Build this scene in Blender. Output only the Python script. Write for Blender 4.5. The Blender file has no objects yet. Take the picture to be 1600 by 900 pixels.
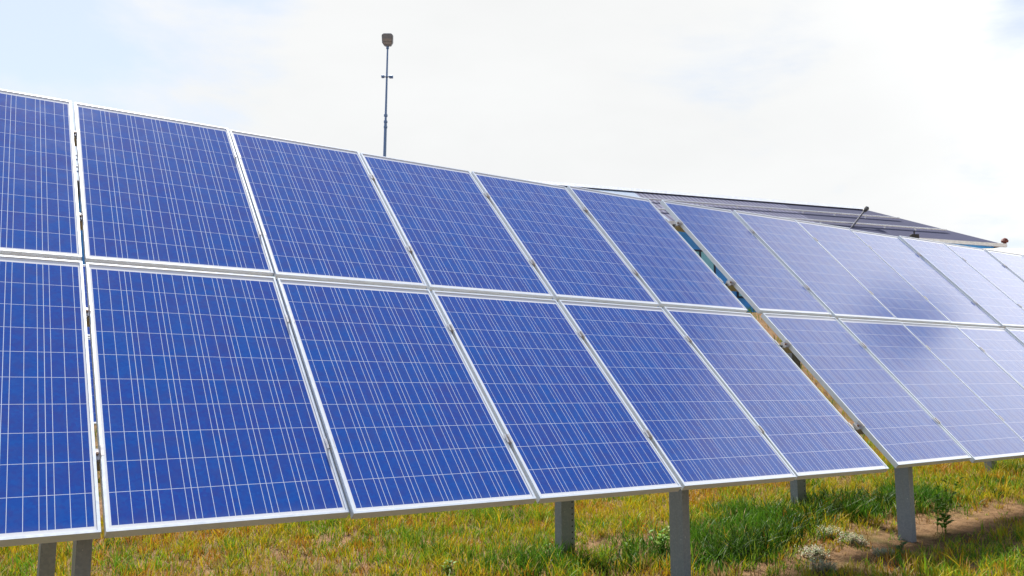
import bpy, bmesh, math, random
import numpy as np
from mathutils import Vector, Matrix

random.seed(7)
RNG = np.random.default_rng(11)
SC = bpy.context.scene
COL = SC.collection
R = math.radians

# ------------------------------------------------------------------ camera
CAM_Z = 1.30
cam_d = bpy.data.cameras.new('camera')
cam_d.sensor_width = 36.0
cam_d.lens = 1309.5 / 1600.0 * 36.0
cam_d.clip_start = 0.05
cam_d.clip_end = 3000
cam = bpy.data.objects.new('camera', cam_d)
COL.objects.link(cam)
cam.location = (0, 0, CAM_Z)
cam.rotation_euler = (math.pi / 2 + 0.12548, 0, 0)
SC.camera = cam

# ------------------------------------------------------------------ frame of the panel rows
YAW = 0.5809
RD = Vector((math.cos(YAW), math.sin(YAW), 0))          # along the row
BD = Vector((-math.sin(YAW), math.cos(YAW), 0))         # behind the row
B0 = Vector((-2.39411, 2.72697, 0))                     # lower left corner of the first column

# ------------------------------------------------------------------ sun, sky
SUN_DIR = (BD * 0.555 + RD * 0.10 + Vector((0, 0, 0.825))).normalized()
sun_d = bpy.data.lights.new('sun', 'SUN')
sun_d.energy = 5.0
sun_d.angle = R(4.0)
sun_d.color = (1.0, 0.95, 0.87)
sun = bpy.data.objects.new('sun', sun_d)
COL.objects.link(sun)
sun.rotation_euler = SUN_DIR.to_track_quat('Z', 'Y').to_euler()

world = bpy.data.worlds.new('World')
SC.world = world
world.use_nodes = True


class NT:
    """small helper to write shader node graphs"""
    def __init__(self, tree):
        self.t = tree
        self.n = tree.nodes
        self.n.clear()

    def add(self, kind, **kw):
        n = self.n.new(kind)
        for k, v in kw.items():
            if k == 'ins':
                for kk, vv in v.items():
                    self.put(n.inputs[kk], vv)
            else:
                setattr(n, k, v)
        return n

    def put(self, sock, v):
        if hasattr(v, 'is_output'):
            self.t.links.new(v, sock)
        else:
            sock.default_value = v

    def m(self, op, a, b=None, c=None, clamp=False):
        n = self.n.new('ShaderNodeMath')
        n.operation = op
        n.use_clamp = clamp
        self.put(n.inputs[0], a)
        if b is not None:
            self.put(n.inputs[1], b)
        if c is not None:
            self.put(n.inputs[2], c)
        return n.outputs[0]

    def mix(self, f, a, b, blend='MIX'):
        n = self.n.new('ShaderNodeMix')
        n.data_type = 'RGBA'
        n.blend_type = blend
        self.put(n.inputs[0], f)
        self.put(n.inputs[6], a if hasattr(a, 'is_output') or len(a) == 4 else (*a, 1))
        self.put(n.inputs[7], b if hasattr(b, 'is_output') or len(b) == 4 else (*b, 1))
        return n.outputs[2]

    def ramp(self, f, lo, hi, a=0.0, b=1.0):
        n = self.n.new('ShaderNodeMapRange')
        n.interpolation_type = 'SMOOTHSTEP'
        self.put(n.inputs[0], f)
        for i, v in enumerate((lo, hi, a, b)):
            self.put(n.inputs[i + 1], v)
        return n.outputs[0]

    def noise(self, vec, scale, detail=3.0, rough=0.55, dist=0.0):
        n = self.add('ShaderNodeTexNoise')
        self.put(n.inputs['Vector'], vec)
        n.inputs['Scale'].default_value = scale
        n.inputs['Detail'].default_value = detail
        n.inputs['Roughness'].default_value = rough
        n.inputs['Distortion'].default_value = dist
        return n.outputs[0]


w = NT(world.node_tree)
out = w.add('ShaderNodeOutputWorld')
bg = w.add('ShaderNodeBackground')
bg.inputs[1].default_value = 0.1
w.t.links.new(bg.outputs[0], out.inputs[0])
sky = w.add('ShaderNodeTexSky', sky_type='NISHITA', sun_disc=False)
sky.sun_elevation = math.asin(SUN_DIR.z)
sky.sun_rotation = math.atan2(SUN_DIR.x, SUN_DIR.y)
sky.air_density = 1.0
sky.dust_density = 0.6
tc = w.add('ShaderNodeTexCoord')
sep = w.add('ShaderNodeSeparateXYZ')
w.t.links.new(tc.outputs['Generated'], sep.inputs[0])
zz = w.m('MAXIMUM', sep.outputs[2], 0.0)
den = w.m('ADD', zz, 0.16)
px = w.m('DIVIDE', sep.outputs[0], den)
py = w.m('DIVIDE', sep.outputs[1], den)
cmb = w.add('ShaderNodeCombineXYZ')
w.put(cmb.inputs[0], px); w.put(cmb.inputs[1], py); w.put(cmb.inputs[2], 3.7)
nbig = w.noise(cmb.outputs[0], 0.62, 5.0, 0.58, 0.25)
nfine = w.noise(cmb.outputs[0], 1.7, 6.0, 0.6, 0.4)
dens = w.m('ADD', w.m('MULTIPLY', nbig, 0.62), w.m('MULTIPLY', nfine, 0.38))


def dirv(az, el):
    az, el = R(az), R(el)
    return (math.sin(az) * math.cos(el), math.cos(az) * math.cos(el), math.sin(el))


def lobe(c, deg):
    """1 towards direction c, falling to 0 over about deg degrees"""
    n = w.add('ShaderNodeVectorMath', operation='DOT_PRODUCT')
    w.put(n.inputs[0], tc.outputs['Generated'])
    n.inputs[1].default_value = c
    return w.m('EXPONENT', w.m('MULTIPLY', w.m('SUBTRACT', n.outputs['Value'], 1.0), 1.0 / (1 - math.cos(R(deg)))))


# cloud cover: a thick pale deck ahead, thinner to the upper left and overhead
bias = w.m('MULTIPLY', lobe(dirv(-32, 25), 11), -0.22)
bias = w.m('ADD', bias, w.m('MULTIPLY', lobe(dirv(2, 15), 18), 0.16))
bias = w.m('ADD', bias, w.m('MULTIPLY', lobe(dirv(54, 32.5), 3.8), -0.21))
bias = w.m('ADD', bias, w.m('MULTIPLY', lobe(dirv(-115, 28), 44), -0.34))  # clear sky opened behind left to tint shaded frames and posts blue
bias = w.m('ADD', bias, w.m('MULTIPLY', lobe(dirv(25, 15), 6), 0.09))
bias = w.m('ADD', bias, w.m('MULTIPLY', lobe(dirv(47, 22), 10), 0.12))
bias = w.m('ADD', bias, w.m('MULTIPLY', w.ramp(sep.outputs[2], 0.60, 0.86), -0.34))
for az_, el_, sg_, am_ in ((30.6, 12.4, 1.5, -0.06), (29.6, 10.1, 2.6, -0.075), (32.5, 21.6, 3.2, -0.15), (21.8, 12.8, 1.0, -0.09), (-17.8, 24.9, 4, -0.11), (14.7, 19.9, 7, -0.05)):      # small gaps in the deck
    bias = w.m('ADD', bias, w.m('MULTIPLY', lobe(dirv(az_, el_), sg_), am_))
dens = w.m('ADD', dens, bias)
CLOUD_LO, CLOUD_HI = 0.34, 0.50
cover = w.ramp(dens, CLOUD_LO, CLOUD_HI)
nwide = w.noise(cmb.outputs[0], 0.9, 4.0, 0.55, 0.6)
shade = w.m('MULTIPLY', w.ramp(nfine, 0.3, 0.7, 0.97, 1.0), w.ramp(nwide, 0.36, 0.62, 0.972, 1.0))
CLOUD = 4.85
# clouds a little brighter towards the sun; other lifts and dimming are added
near_sun = lobe(tuple(SUN_DIR), 12)
bank = lobe(dirv(56, 27), 16)  # unseen bright cloud bank, added to whiten reflections in the right-hand panels
lift = w.m('ADD', 1.0, w.m('ADD', w.m('MULTIPLY', near_sun, 0.1), w.m('MULTIPLY', bank, 2.0)))
lift = w.m('MULTIPLY', lift, w.ramp(sep.outputs[1], -0.6, 0.25, 0.48, 1.0))  # sky behind the camera dimmed to darken frame undersides and posts
cl = w.mix(w.m('MULTIPLY', shade, lift), (0, 0, 0), (CLOUD * 0.985, CLOUD * 0.995, CLOUD * 0.995))
cl.node.clamp_factor = False
veil = w.mix(w.ramp(sep.outputs[1], -0.3, 0.5, 0.25, 0.62), sky.outputs[0], (3.95, 4.15, 4.35))
high = w.mix(w.ramp(sep.outputs[2], 0.55, 0.8), veil, sky.outputs[0])
colr = w.mix(cover, high, cl)
w.put(bg.inputs[0], colr)

SC.view_settings.view_transform = 'Standard'
SC.view_settings.look = 'None'
SC.view_settings.gamma = 1.0
SC.view_settings.use_curve_mapping = False
SC.view_settings.exposure = 1.0


# ------------------------------------------------------------------ object helpers
def tag(o, label=None, cat=None, group=None, kind=None):
    if label: o['label'] = label
    if cat: o['category'] = cat
    if group: o['group'] = group
    if kind: o['kind'] = kind
    return o


def empty(name, mat, label, cat, group=None):
    o = bpy.data.objects.new(name, None)
    o.empty_display_size = 0.1
    COL.objects.link(o)
    o.matrix_world = mat
    return tag(o, label, cat, group)


class MB:
    """collects shapes into one mesh"""
    def __init__(self):
        self.v = []
        self.f = []

    def raw(self, vs, fs):
        n = len(self.v)
        self.v += [tuple(p) for p in vs]
        self.f += [tuple(i + n for i in q) for q in fs]
        return self

    def box(self, x0, x1, y0, y1, z0, z1):
        vs = [(x, y, z) for z in (z0, z1) for y in (y0, y1) for x in (x0, x1)]
        return self.raw(vs, [(0, 2, 3, 1), (4, 5, 7, 6), (0, 1, 5, 4), (2, 6, 7, 3), (0, 4, 6, 2), (1, 3, 7, 5)])

    def extrude(self, prof, origin, ax, ay, az, length):
        """closed profile in (ax, ay), pushed along az"""
        o, ax, ay, az = Vector(origin), Vector(ax), Vector(ay), Vector(az)
        n = len(prof)
        a = [o + ax * p[0] + ay * p[1] for p in prof]
        vs = a + [p + az * length for p in a]
        fs = [(i, (i + 1) % n, n + (i + 1) % n, n + i) for i in range(n)]
        fs += [tuple(range(n - 1, -1, -1)), tuple(range(n, 2 * n))]
        return self.raw(vs, fs)

    def tube(self, pts, rad, n=10, cap=True):
        pts = [Vector(p) for p in pts]
        rad = rad if isinstance(rad, (list, tuple)) else [rad] * len(pts)
        vs, fs = [], []
        for i, p in enumerate(pts):
            d = (pts[min(i + 1, len(pts) - 1)] - pts[max(i - 1, 0)]).normalized()
            q = d.to_track_quat('Z', 'Y')
            for k in range(n):
                t = 2 * math.pi * k / n
                vs.append(p + q @ Vector((math.cos(t) * rad[i], math.sin(t) * rad[i], 0)))
        for i in range(len(pts) - 1):
            for k in range(n):
                a, b = i * n + k, i * n + (k + 1) % n
                fs.append((a, b, b + n, a + n))
        if cap:
            fs.append(tuple(range(n - 1, -1, -1)))
            fs.append(tuple(range((len(pts) - 1) * n, len(pts) * n)))
        return self.raw(vs, fs)

    def mesh(self, name, mat, bevel=0.0):
        me = bpy.data.meshes.new(name)
        me.from_pydata(self.v, [], self.f)
        bm = bmesh.new()
        bm.from_mesh(me)
        bmesh.ops.recalc_face_normals(bm, faces=bm.faces)
        if bevel:
            bmesh.ops.bevel(bm, geom=[e for e in bm.edges if len(e.link_faces) == 2 and e.calc_face_angle() > 0.6],
                            offset=bevel, segments=1, affect='EDGES')
        bm.to_mesh(me)
        bm.free()
        if mat: me.materials.append(mat)
        return me

    def build(self, name, mat, parent=None, bevel=0.0):
        return link(name, self.mesh(name, mat, bevel), parent)


def link(name, me, parent=None):
    o = bpy.data.objects.new(name, me)
    COL.objects.link(o)
    if parent: o.parent = parent
    return o


def new_mat(name):
    m = bpy.data.materials.new(name)
    m.use_nodes = True
    nt = NT(m.node_tree)
    o = nt.add('ShaderNodeOutputMaterial')
    p = nt.add('ShaderNodeBsdfPrincipled')
    nt.t.links.new(p.outputs[0], o.inputs[0])
    return m, nt, p


def simple(name, col, rough=0.5, metal=0.0, var=0.15, scale=12.0, spec=0.5, bump=0.0):
    m, nt, p = new_mat(name)
    t = nt.add('ShaderNodeTexCoord')
    n = nt.noise(t.outputs['Object'], scale, 5.0, 0.62)
    f = nt.ramp(n, 0.3, 0.72, 1.0 - var, 1.0 + var * 0.4)
    c = nt.mix(1.0, (*col, 1), nt.mix(0.0, (1, 1, 1), (1, 1, 1)), 'MULTIPLY')
    mul = nt.add('ShaderNodeVectorMath', operation='SCALE')
    nt.put(mul.inputs[0], c)
    nt.put(mul.inputs['Scale'], f)
    nt.put(p.inputs['Base Color'], mul.outputs[0])
    nt.put(p.inputs['Roughness'], nt.ramp(n, 0.3, 0.7, rough * 0.85, min(1, rough * 1.15)))
    p.inputs['Metallic'].default_value = metal
    p.inputs['Specular IOR Level'].default_value = spec
    if bump:
        b = nt.add('ShaderNodeBump')
        b.inputs['Strength'].default_value = bump
        b.inputs['Distance'].default_value = 0.01
        nt.put(b.inputs['Height'], n)
        nt.put(p.inputs['Normal'], b.outputs[0])
    return m


# ------------------------------------------------------------------ terrain
def smooth(x, a, b):
    t = np.clip((x - a) / (b - a), 0, 1)
    return t * t * (3 - 2 * t)


def sd(x, y):
    dx, dy = x - B0.x, y - B0.y
    return dx * RD.x + dy * RD.y, dx * BD.x + dy * BD.y


class Lattice:
    def __init__(self, seed):
        self.g = np.random.default_rng(seed).random((256, 256))

    def one(self, x, y):
        xi, yi = np.floor(x).astype(int), np.floor(y).astype(int)
        fx, fy = x - xi, y - yi
        fx, fy = fx * fx * (3 - 2 * fx), fy * fy * (3 - 2 * fy)
        g = self.g
        a, b = g[xi % 256, yi % 256], g[(xi + 1) % 256, yi % 256]
        c, d = g[xi % 256, (yi + 1) % 256], g[(xi + 1) % 256, (yi + 1) % 256]
        return (a * (1 - fx) + b * fx) * (1 - fy) + (c * (1 - fx) + d * fx) * fy

    def __call__(self, x, y, oct=3):
        s, a, t = 0, 1, 0
        for k in range(oct):
            s = s + a * self.one(x * 2 ** k + 17 * k, y * 2 ** k + 5 * k)
            t += a
            a *= 0.5
        return s / t


LA, LB, LC, LD = Lattice(1), Lattice(2), Lattice(3), Lattice(4)


def ground_z(x, y, rough=True):
    x, y = np.asarray(x, float), np.asarray(y, float)
    s, d = sd(x, y)
    z = np.interp(s, [-40, 0, 1, 4.45, 7.0, 10.9, 15, 25, 60], [-.15, -.05, -.02, .06, .15, .33, .42, .55, .7])
    z = z + 0.03 * np.clip(d - 1, -3, 6)
    k = smooth(y, 14.0, 28.3)
    z = z * (1 - k) + 4.05 * k
    if rough:
        z = z + 0.035 * (LA(x * 1.1, y * 1.1) - 0.5) + 0.02 * (LB(x * 6, y * 6) - 0.5)
    return z


def gz(x, y):
    return float(ground_z(np.array([x]), np.array([y]))[0])


def row_pt(s, d, z=0.0):
    p = B0 + RD * s + BD * d
    return Vector((p.x, p.y, z))


def axis(lo, hi, near0, near1, step, grow=1.25):
    a = list(np.arange(near0, near1, step))
    st = step
    v = a[-1]
    while v < hi:
        st *= grow
        v += st
        a.append(v)
    st = step
    v = near0
    while v > lo:
        st *= grow
        v -= st
        a.insert(0, v)
    return np.array(a)


def build_ground():
    xs = axis(-900, 900, -8, 15, 0.09)
    ys = axis(-700, 1200, 0.5, 16, 0.09)
    X, Y = np.meshgrid(xs, ys)
    Z = ground_z(X, Y)
    nx, ny = len(xs), len(ys)
    co = np.stack([X.ravel(), Y.ravel(), Z.ravel()], 1)
    i = np.arange(nx * ny).reshape(ny, nx)
    q = np.stack([i[:-1, :-1].ravel(), i[:-1, 1:].ravel(), i[1:, 1:].ravel(), i[1:, :-1].ravel()], 1)
    me = bpy.data.meshes.new('ground')
    me.vertices.add(len(co)); me.vertices.foreach_set('co', co.ravel())
    me.loops.add(q.size); me.loops.foreach_set('vertex_index', q.ravel())
    me.polygons.add(len(q)); me.polygons.foreach_set('loop_start', np.arange(0, q.size, 4))
    me.polygons.foreach_set('use_smooth', np.ones(len(q), bool))
    me.update(calc_edges=True)
    m, nt, p = new_mat('dry_soil')
    t = nt.add('ShaderNodeTexCoord')
    v = t.outputs['Object']
    n1 = nt.noise(v, 0.9, 4)
    n2 = nt.noise(v, 9.0, 6, 0.65)
    n3 = nt.noise(v, 70.0, 4, 0.7)
    c = nt.mix(nt.ramp(n2, 0.3, 0.7), (0.10, 0.055, 0.028), (0.27, 0.16, 0.085))
    c = nt.mix(nt.ramp(n3, 0.45, 0.75), c, (0.33, 0.22, 0.115))
    c = nt.mix(nt.ramp(n1, 0.52, 0.66, 0.0, 0.55), c, (0.06, 0.075, 0.015))
    nt.put(p.inputs['Base Color'], c)
    p.inputs['Roughness'].default_value = 0.95
    p.inputs['Specular IOR Level'].default_value = 0.1
    b = nt.add('ShaderNodeBump')
    b.inputs['Strength'].default_value = 0.8
    b.inputs['Distance'].default_value = 0.03
    nt.put(b.inputs['Height'], n3)
    nt.put(p.inputs['Normal'], b.outputs[0])
    me.materials.append(m)
    o = link('ground', me)
    tag(o, kind='structure')


build_ground()

# ------------------------------------------------------------------ materials of the arrays
PW, PL, PT = 0.992, 1.70, 0.040           # panel width, length, frame depth
GX, GY = 0.0215, 0.038
MX, MB_, MT = 0.0205, 0.030, 0.046        # white margins: sides, lower, upper


def cell_material():
    m, nt, p = new_mat('polycrystalline_cells')
    t = nt.add('ShaderNodeTexCoord')
    s = nt.add('ShaderNodeSeparateXYZ')
    nt.put(s.inputs[0], t.outputs['Object'])
    oi = nt.add('ShaderNodeObjectInfo')
    u, v = s.outputs[0], s.outputs[1]
    cw, ch = (PW - 2 * MX) / 6, (PL - MB_ - MT) / 10
    uu = nt.m('DIVIDE', nt.m('SUBTRACT', u, MX), cw)
    vv = nt.m('DIVIDE', nt.m('SUBTRACT', v, MB_), ch)
    fu, fv = nt.m('FRACT', uu), nt.m('FRACT', vv)
    iu, iv = nt.m('FLOOR', uu), nt.m('FLOOR', vv)

    def near_edge(f, half, size):
        e = nt.m('MULTIPLY', nt.m('MINIMUM', f, nt.m('SUBTRACT', 1.0, f)), size)
        return nt.m('LESS_THAN', e, half)
    gap_u = near_edge(fu, 0.0012, cw)
    gap_v = near_edge(fv, 0.0011, ch)
    b3 = nt.m('FRACT', nt.m('MULTIPLY', fu, 3.0))
    bus = nt.m('LESS_THAN', nt.m('MULTIPLY', nt.m('ABSOLUTE', nt.m('SUBTRACT', b3, 0.5)), cw / 3), 0.00105)
    lines = nt.m('MAXIMUM', nt.m('MAXIMUM', gap_u, gap_v), bus)
    inside = nt.m('MULTIPLY',
                  nt.m('MULTIPLY', nt.m('GREATER_THAN', uu, 0.0), nt.m('LESS_THAN', uu, 6.0)),
                  nt.m('MULTIPLY', nt.m('GREATER_THAN', vv, 0.0), nt.m('LESS_THAN', vv, 10.0)))
    # every cell has a tint of its own, crystals inside it
    cv = nt.add('ShaderNodeCombineXYZ')
    nt.put(cv.inputs[0], iu); nt.put(cv.inputs[1], iv); nt.put(cv.inputs[2], nt.m('MULTIPLY', oi.outputs['Random'], 91.0))
    wn = nt.add('ShaderNodeTexWhiteNoise', noise_dimensions='3D')
    nt.put(wn.inputs[0], cv.outputs[0])
    off = nt.add('ShaderNodeVectorMath', operation='ADD')
    sc = nt.add('ShaderNodeVectorMath', operation='SCALE')
    nt.put(sc.inputs[0], wn.outputs['Color']); sc.inputs['Scale'].default_value = 30.0
    nt.put(off.inputs[0], t.outputs['Object']); nt.put(off.inputs[1], sc.outputs[0])
    vo = nt.add('ShaderNodeTexVoronoi')
    nt.put(vo.inputs['Vector'], off.outputs[0]); vo.inputs['Scale'].default_value = 75.0
    sepc = nt.add('ShaderNodeSeparateColor'); nt.put(sepc.inputs[0], vo.outputs['Color'])
    soft = nt.noise(off.outputs[0], 14.0, 3.0)
    c = nt.mix(wn.outputs['Value'], (0.0040, 0.066, 0.345), (0.0190, 0.052, 0.315))
    c = nt.mix(nt.m('MULTIPLY', sepc.outputs[0], 0.55), c, (0.008, 0.095, 0.41))
    c = nt.mix(nt.ramp(soft, 0.35, 0.75, 0.0, 0.6), c, (0.032, 0.052, 0.26))
    c = nt.mix(lines, c, (0.60, 0.66, 0.78))
    c = nt.mix(inside, (0.72, 0.73, 0.77), c)
    # thin dust, heavier along the lower frame
    dn = nt.noise(t.outputs['Object'], 5.0, 5.0, 0.65)
    low = nt.ramp(v, 0.02, 0.07, 0.06, 0.0)
    mp = nt.add('ShaderNodeMapping')
    nt.put(mp.inputs[0], t.outputs['Object']); mp.inputs['Scale'].default_value = (22, 1.2, 1)
    loc = nt.add('ShaderNodeVectorMath', operation='ADD')
    nt.put(loc.inputs[0], mp.outputs[0]); nt.put(loc.inputs[1], cv.outputs[0]) if False else nt.put(loc.inputs[1], (0, 0, 0))
    streak = nt.ramp(nt.noise(loc.outputs[0], 1.0, 3.0, 0.6), 0.52, 0.8, 0.0, 0.02)
    dust = nt.m('ADD', nt.m('ADD', nt.ramp(dn, 0.35, 0.8, 0.0, 0.018), streak), low)
    c = nt.mix(dust, c, (0.42, 0.38, 0.32))
    nt.put(p.inputs['Base Color'], c)
    nt.put(p.inputs['Roughness'], nt.ramp(dn, 0.3, 0.8, 0.07, 0.12))
    p.inputs['IOR'].default_value = 1.45
    p.inputs['Sheen Weight'].default_value = 0.085
    p.inputs['Sheen Roughness'].default_value = 0.45
    p.inputs['Sheen Tint'].default_value = (0.86, 0.87, 1.0, 1)
    p.inputs['Specular IOR Level'].default_value = 0.37
    # glass is slightly wavy
    gw = nt.noise(t.outputs['Object'], 3.0, 2.0)
    b = nt.add('ShaderNodeBump')
    b.inputs['Strength'].default_value = 0.03
    b.inputs['Distance'].default_value = 0.02
    nt.put(b.inputs['Height'], gw)
    nt.put(p.inputs['Normal'], b.outputs[0])
    return m


def alu(name, col, rough, metal):
    m, nt, p = new_mat(name)
    t = nt.add('ShaderNodeTexCoord')
    n = nt.noise(t.outputs['Object'], 30.0, 5.0, 0.65)
    n2 = nt.noise(t.outputs['Object'], 4.0, 4.0, 0.6)
    c = nt.mix(nt.ramp(n2, 0.4, 0.75, 0.0, 0.35), (*col, 1), (col[0] * 0.82, col[1] * 0.80, col[2] * 0.76, 1))
    c = nt.mix(nt.ramp(n, 0.55, 0.8, 0.0, 0.25), c, (col[0] * 0.7, col[1] * 0.68, col[2] * 0.64, 1))
    nt.put(p.inputs['Base Color'], c)
    nt.put(p.inputs['Roughness'], nt.ramp(n, 0.3, 0.7, rough * 0.8, rough * 1.2))
    p.inputs['Metallic'].default_value = metal
    return m


def galvanised(name, holes=None):
    """zinc spangle, faint streaks, optional column of punched holes (local x, pitch in z)"""
    m, nt, p = new_mat(name)
    t = nt.add('ShaderNodeTexCoord')
    vo = nt.add('ShaderNodeTexVoronoi')
    nt.put(vo.inputs['Vector'], t.outputs['Object']); vo.inputs['Scale'].default_value = 85.0
    sc = nt.add('ShaderNodeSeparateColor'); nt.put(sc.inputs[0], vo.outputs['Color'])
    mp = nt.add('ShaderNodeMapping')
    nt.put(mp.inputs[0], t.outputs['Object']); mp.inputs['Scale'].default_value = (30, 30, 2.0)
    st = nt.noise(mp.outputs[0], 1.0, 4.0, 0.6)
    c = nt.mix(sc.outputs[0], (0.21, 0.24, 0.29), (0.26, 0.29, 0.34))
    c = nt.mix(nt.ramp(st, 0.5, 0.75, 0.0, 0.5), c, (0.23, 0.235, 0.24))
    n = nt.noise(t.outputs['Object'], 60.0, 3.0)
    c = nt.mix(nt.ramp(n, 0.68, 0.76, 0.0, 0.8), c, (0.60, 0.62, 0.66))
    s = nt.add('ShaderNodeSeparateXYZ'); nt.put(s.inputs[0], t.outputs['Object'])
    dirt = nt.ramp(s.outputs[2], 0.02, 0.16, 0.6, 0.0)
    c = nt.mix(dirt, c, (0.12, 0.085, 0.05))
    if holes:
        hx, pitch, rad = holes
        f = nt.m('MULTIPLY', nt.m('SUBTRACT', nt.m('FRACT', nt.m('DIVIDE', s.outputs[2], pitch)), 0.5), pitch)
        dx = nt.m('SUBTRACT', s.outputs[0], hx)
        r2 = nt.m('ADD', nt.m('MULTIPLY', f, f), nt.m('MULTIPLY', dx, dx))
        c = nt.mix(nt.m('LESS_THAN', r2, rad * rad), c, (0.008, 0.008, 0.008))
    nt.put(p.inputs['Base Color'], c)
    p.inputs['Roughness'].default_value = 0.5
    p.inputs['Metallic'].default_value = 0.35
    return m


M_CELL = cell_material()
M_FRAME = alu('anodised_frame', (0.75, 0.81, 0.88), 0.38, 0.2)
M_BACK = simple('white_backsheet', (0.70, 0.70, 0.70), 0.6)
M_RAIL = alu('mill_aluminium', (0.50, 0.50, 0.50), 0.45, 0.7)
M_CLAMP = alu('clamp_aluminium', (0.62, 0.60, 0.59), 0.4, 0.6)
M_BOLT = simple('rusty_bolt', (0.16, 0.09, 0.06), 0.7, 0.4, 0.4, 90)
M_ZINC = galvanised('zinc_steel')
M_ZINC_H = galvanised('zinc_steel_punched', (0.040, 0.045, 0.0065))
M_BLACK = simple('black_plastic', (0.015, 0.015, 0.016), 0.5)


# ------------------------------------------------------------------ one solar panel (local x along the row, y up the slope, z out of the glass)
def frame_mesh():
    mb = MB()
    lip, wall = 0.0115, 0.002
    # channel profile across a bar: (inwards, z), z 0 = face of the frame
    prof = [(0, 0), (lip, 0), (lip, -0.004), (wall, -0.004), (wall, -PT + wall), (0.028, -PT + wall), (0.028, -PT), (0, -PT)]

    def bar(p0, p1, inward):
        p0, p1, inw = Vector(p0), Vector(p1), Vector(inward)
        d = (p1 - p0).normalized()
        n = len(prof)
        vs = []
        for end, sgn in ((p0, 1), (p1, -1)):
            for a, z in prof:
                vs.append(end + inw * a + d * (a * sgn) + Vector((0, 0, z)))     # mitred
        fs = [(i, (i + 1) % n, n + (i + 1) % n, n + i) for i in range(n)]
        fs += [tuple(range(n)), tuple(range(2 * n - 1, n - 1, -1))]
        mb.raw(vs, fs)
    e = 0.0003
    bar((0, 0, 0), (PW, 0, 0), (0, 1, 0))
    bar((PW, e, 0), (PW, PL - e, 0), (-1, 0, 0))
    bar((PW, PL, 0), (0, PL, 0), (0, -1, 0))
    bar((0, PL - e, 0), (0, e, 0), (1, 0, 0))
    return mb.mesh('frame', M_FRAME)


ME_FRAME = frame_mesh()
i0 = 0.0022
ME_GLASS = MB().box(i0, PW - i0, i0, PL - i0, -0.009, -0.0045).mesh('cell_sheet', M_CELL)
ME_BACK = MB().box(i0 + .001, PW - i0 - .001, i0 + .001, PL - i0 - .001, -0.0105, -0.0095).mesh('back_sheet', M_BACK)
jb = MB().box(PW / 2 - .055, PW / 2 + .055, PL - .20, PL - .10, -0.034, -0.0108)
jb.tube([(PW / 2 - .04, PL - .11, -.026), (PW / 2 - .15, PL - .30, -.028), (PW / 2 - .25, PL - .7, -.026)], 0.003, 6)
jb.tube([(PW / 2 + .04, PL - .11, -.026), (PW / 2 + .15, PL - .30, -.028), (PW / 2 + .25, PL - .7, -.026)], 0.003, 6)
ME_JB = jb.mesh('junction_box', M_BLACK, 0.003)


def rz(a): return Matrix.Rotation(a, 4, 'Z')
def ry(a): return Matrix.Rotation(a, 4, 'Y')
def rx(a): return Matrix.Rotation(a, 4, 'X')


def panel_matrix(T, yaw, tilt, slope, off, col, row):
    """T is the upper left corner of the table seen from the camera (camera-relative); off = (along, behind, up, tilt) settling of a column"""
    R0 = rz(yaw) @ ry(-slope)
    mid = Vector((col * (PW + GX) + off[0], 0, 0))
    half = -PL - GY / 2
    A = R0 @ rx(-(math.pi / 2 - tilt)) @ Vector((mid.x, 0, half))
    A = A + (R0 @ Vector((0, off[1], off[2]))) + Vector(T)
    Rt = R0 @ rx(-(math.pi / 2 - tilt - off[3]))
    v = (-PL if row == 0 else -(2 * PL + GY)) - half
    org = A + (Rt @ Vector((0, 0, v)))
    # local panel axes: x row, y up slope (Rt z), z out of glass (-Rt y)
    ex, eu, en = Rt @ Vector((1, 0, 0)), Rt @ Vector((0, 0, 1)), Rt @ Vector((0, -1, 0))
    M = Matrix.Identity(4)
    for i, e in enumerate((ex, eu, en)):
        M[0][i], M[1][i], M[2][i] = e.x, e.y, e.z
    M[0][3], M[1][3], M[2][3] = org.x, org.y, org.z + CAM_Z
    return M


PARTS = (('frame', ME_FRAME), ('cell_sheet', ME_GLASS), ('back_sheet', ME_BACK), ('junction_box', ME_JB))


def solar_panel(M, label, group):
    root = empty('solar_panel', M, label, 'solar panel', group)
    for n, me in PARTS:
        link(n, me, root)
    return root


# ------------------------------------------------------------------ racks under the tables
def c_prof(w_, h_, t_, lip):
    """C section: web along y at x=0, flanges to +x, lips turned in"""
    return [(0, 0), (w_, 0), (w_, lip), (w_ - t_, lip), (w_ - t_, t_), (t_, t_), (t_, h_ - t_), (w_ - t_, h_ - t_),
            (w_ - t_, h_ - lip), (w_, h_ - lip), (w_, h_), (0, h_)]


RAIL_V = (0.22, 0.76)      # where the rails cross each panel, from its upper edge


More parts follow.
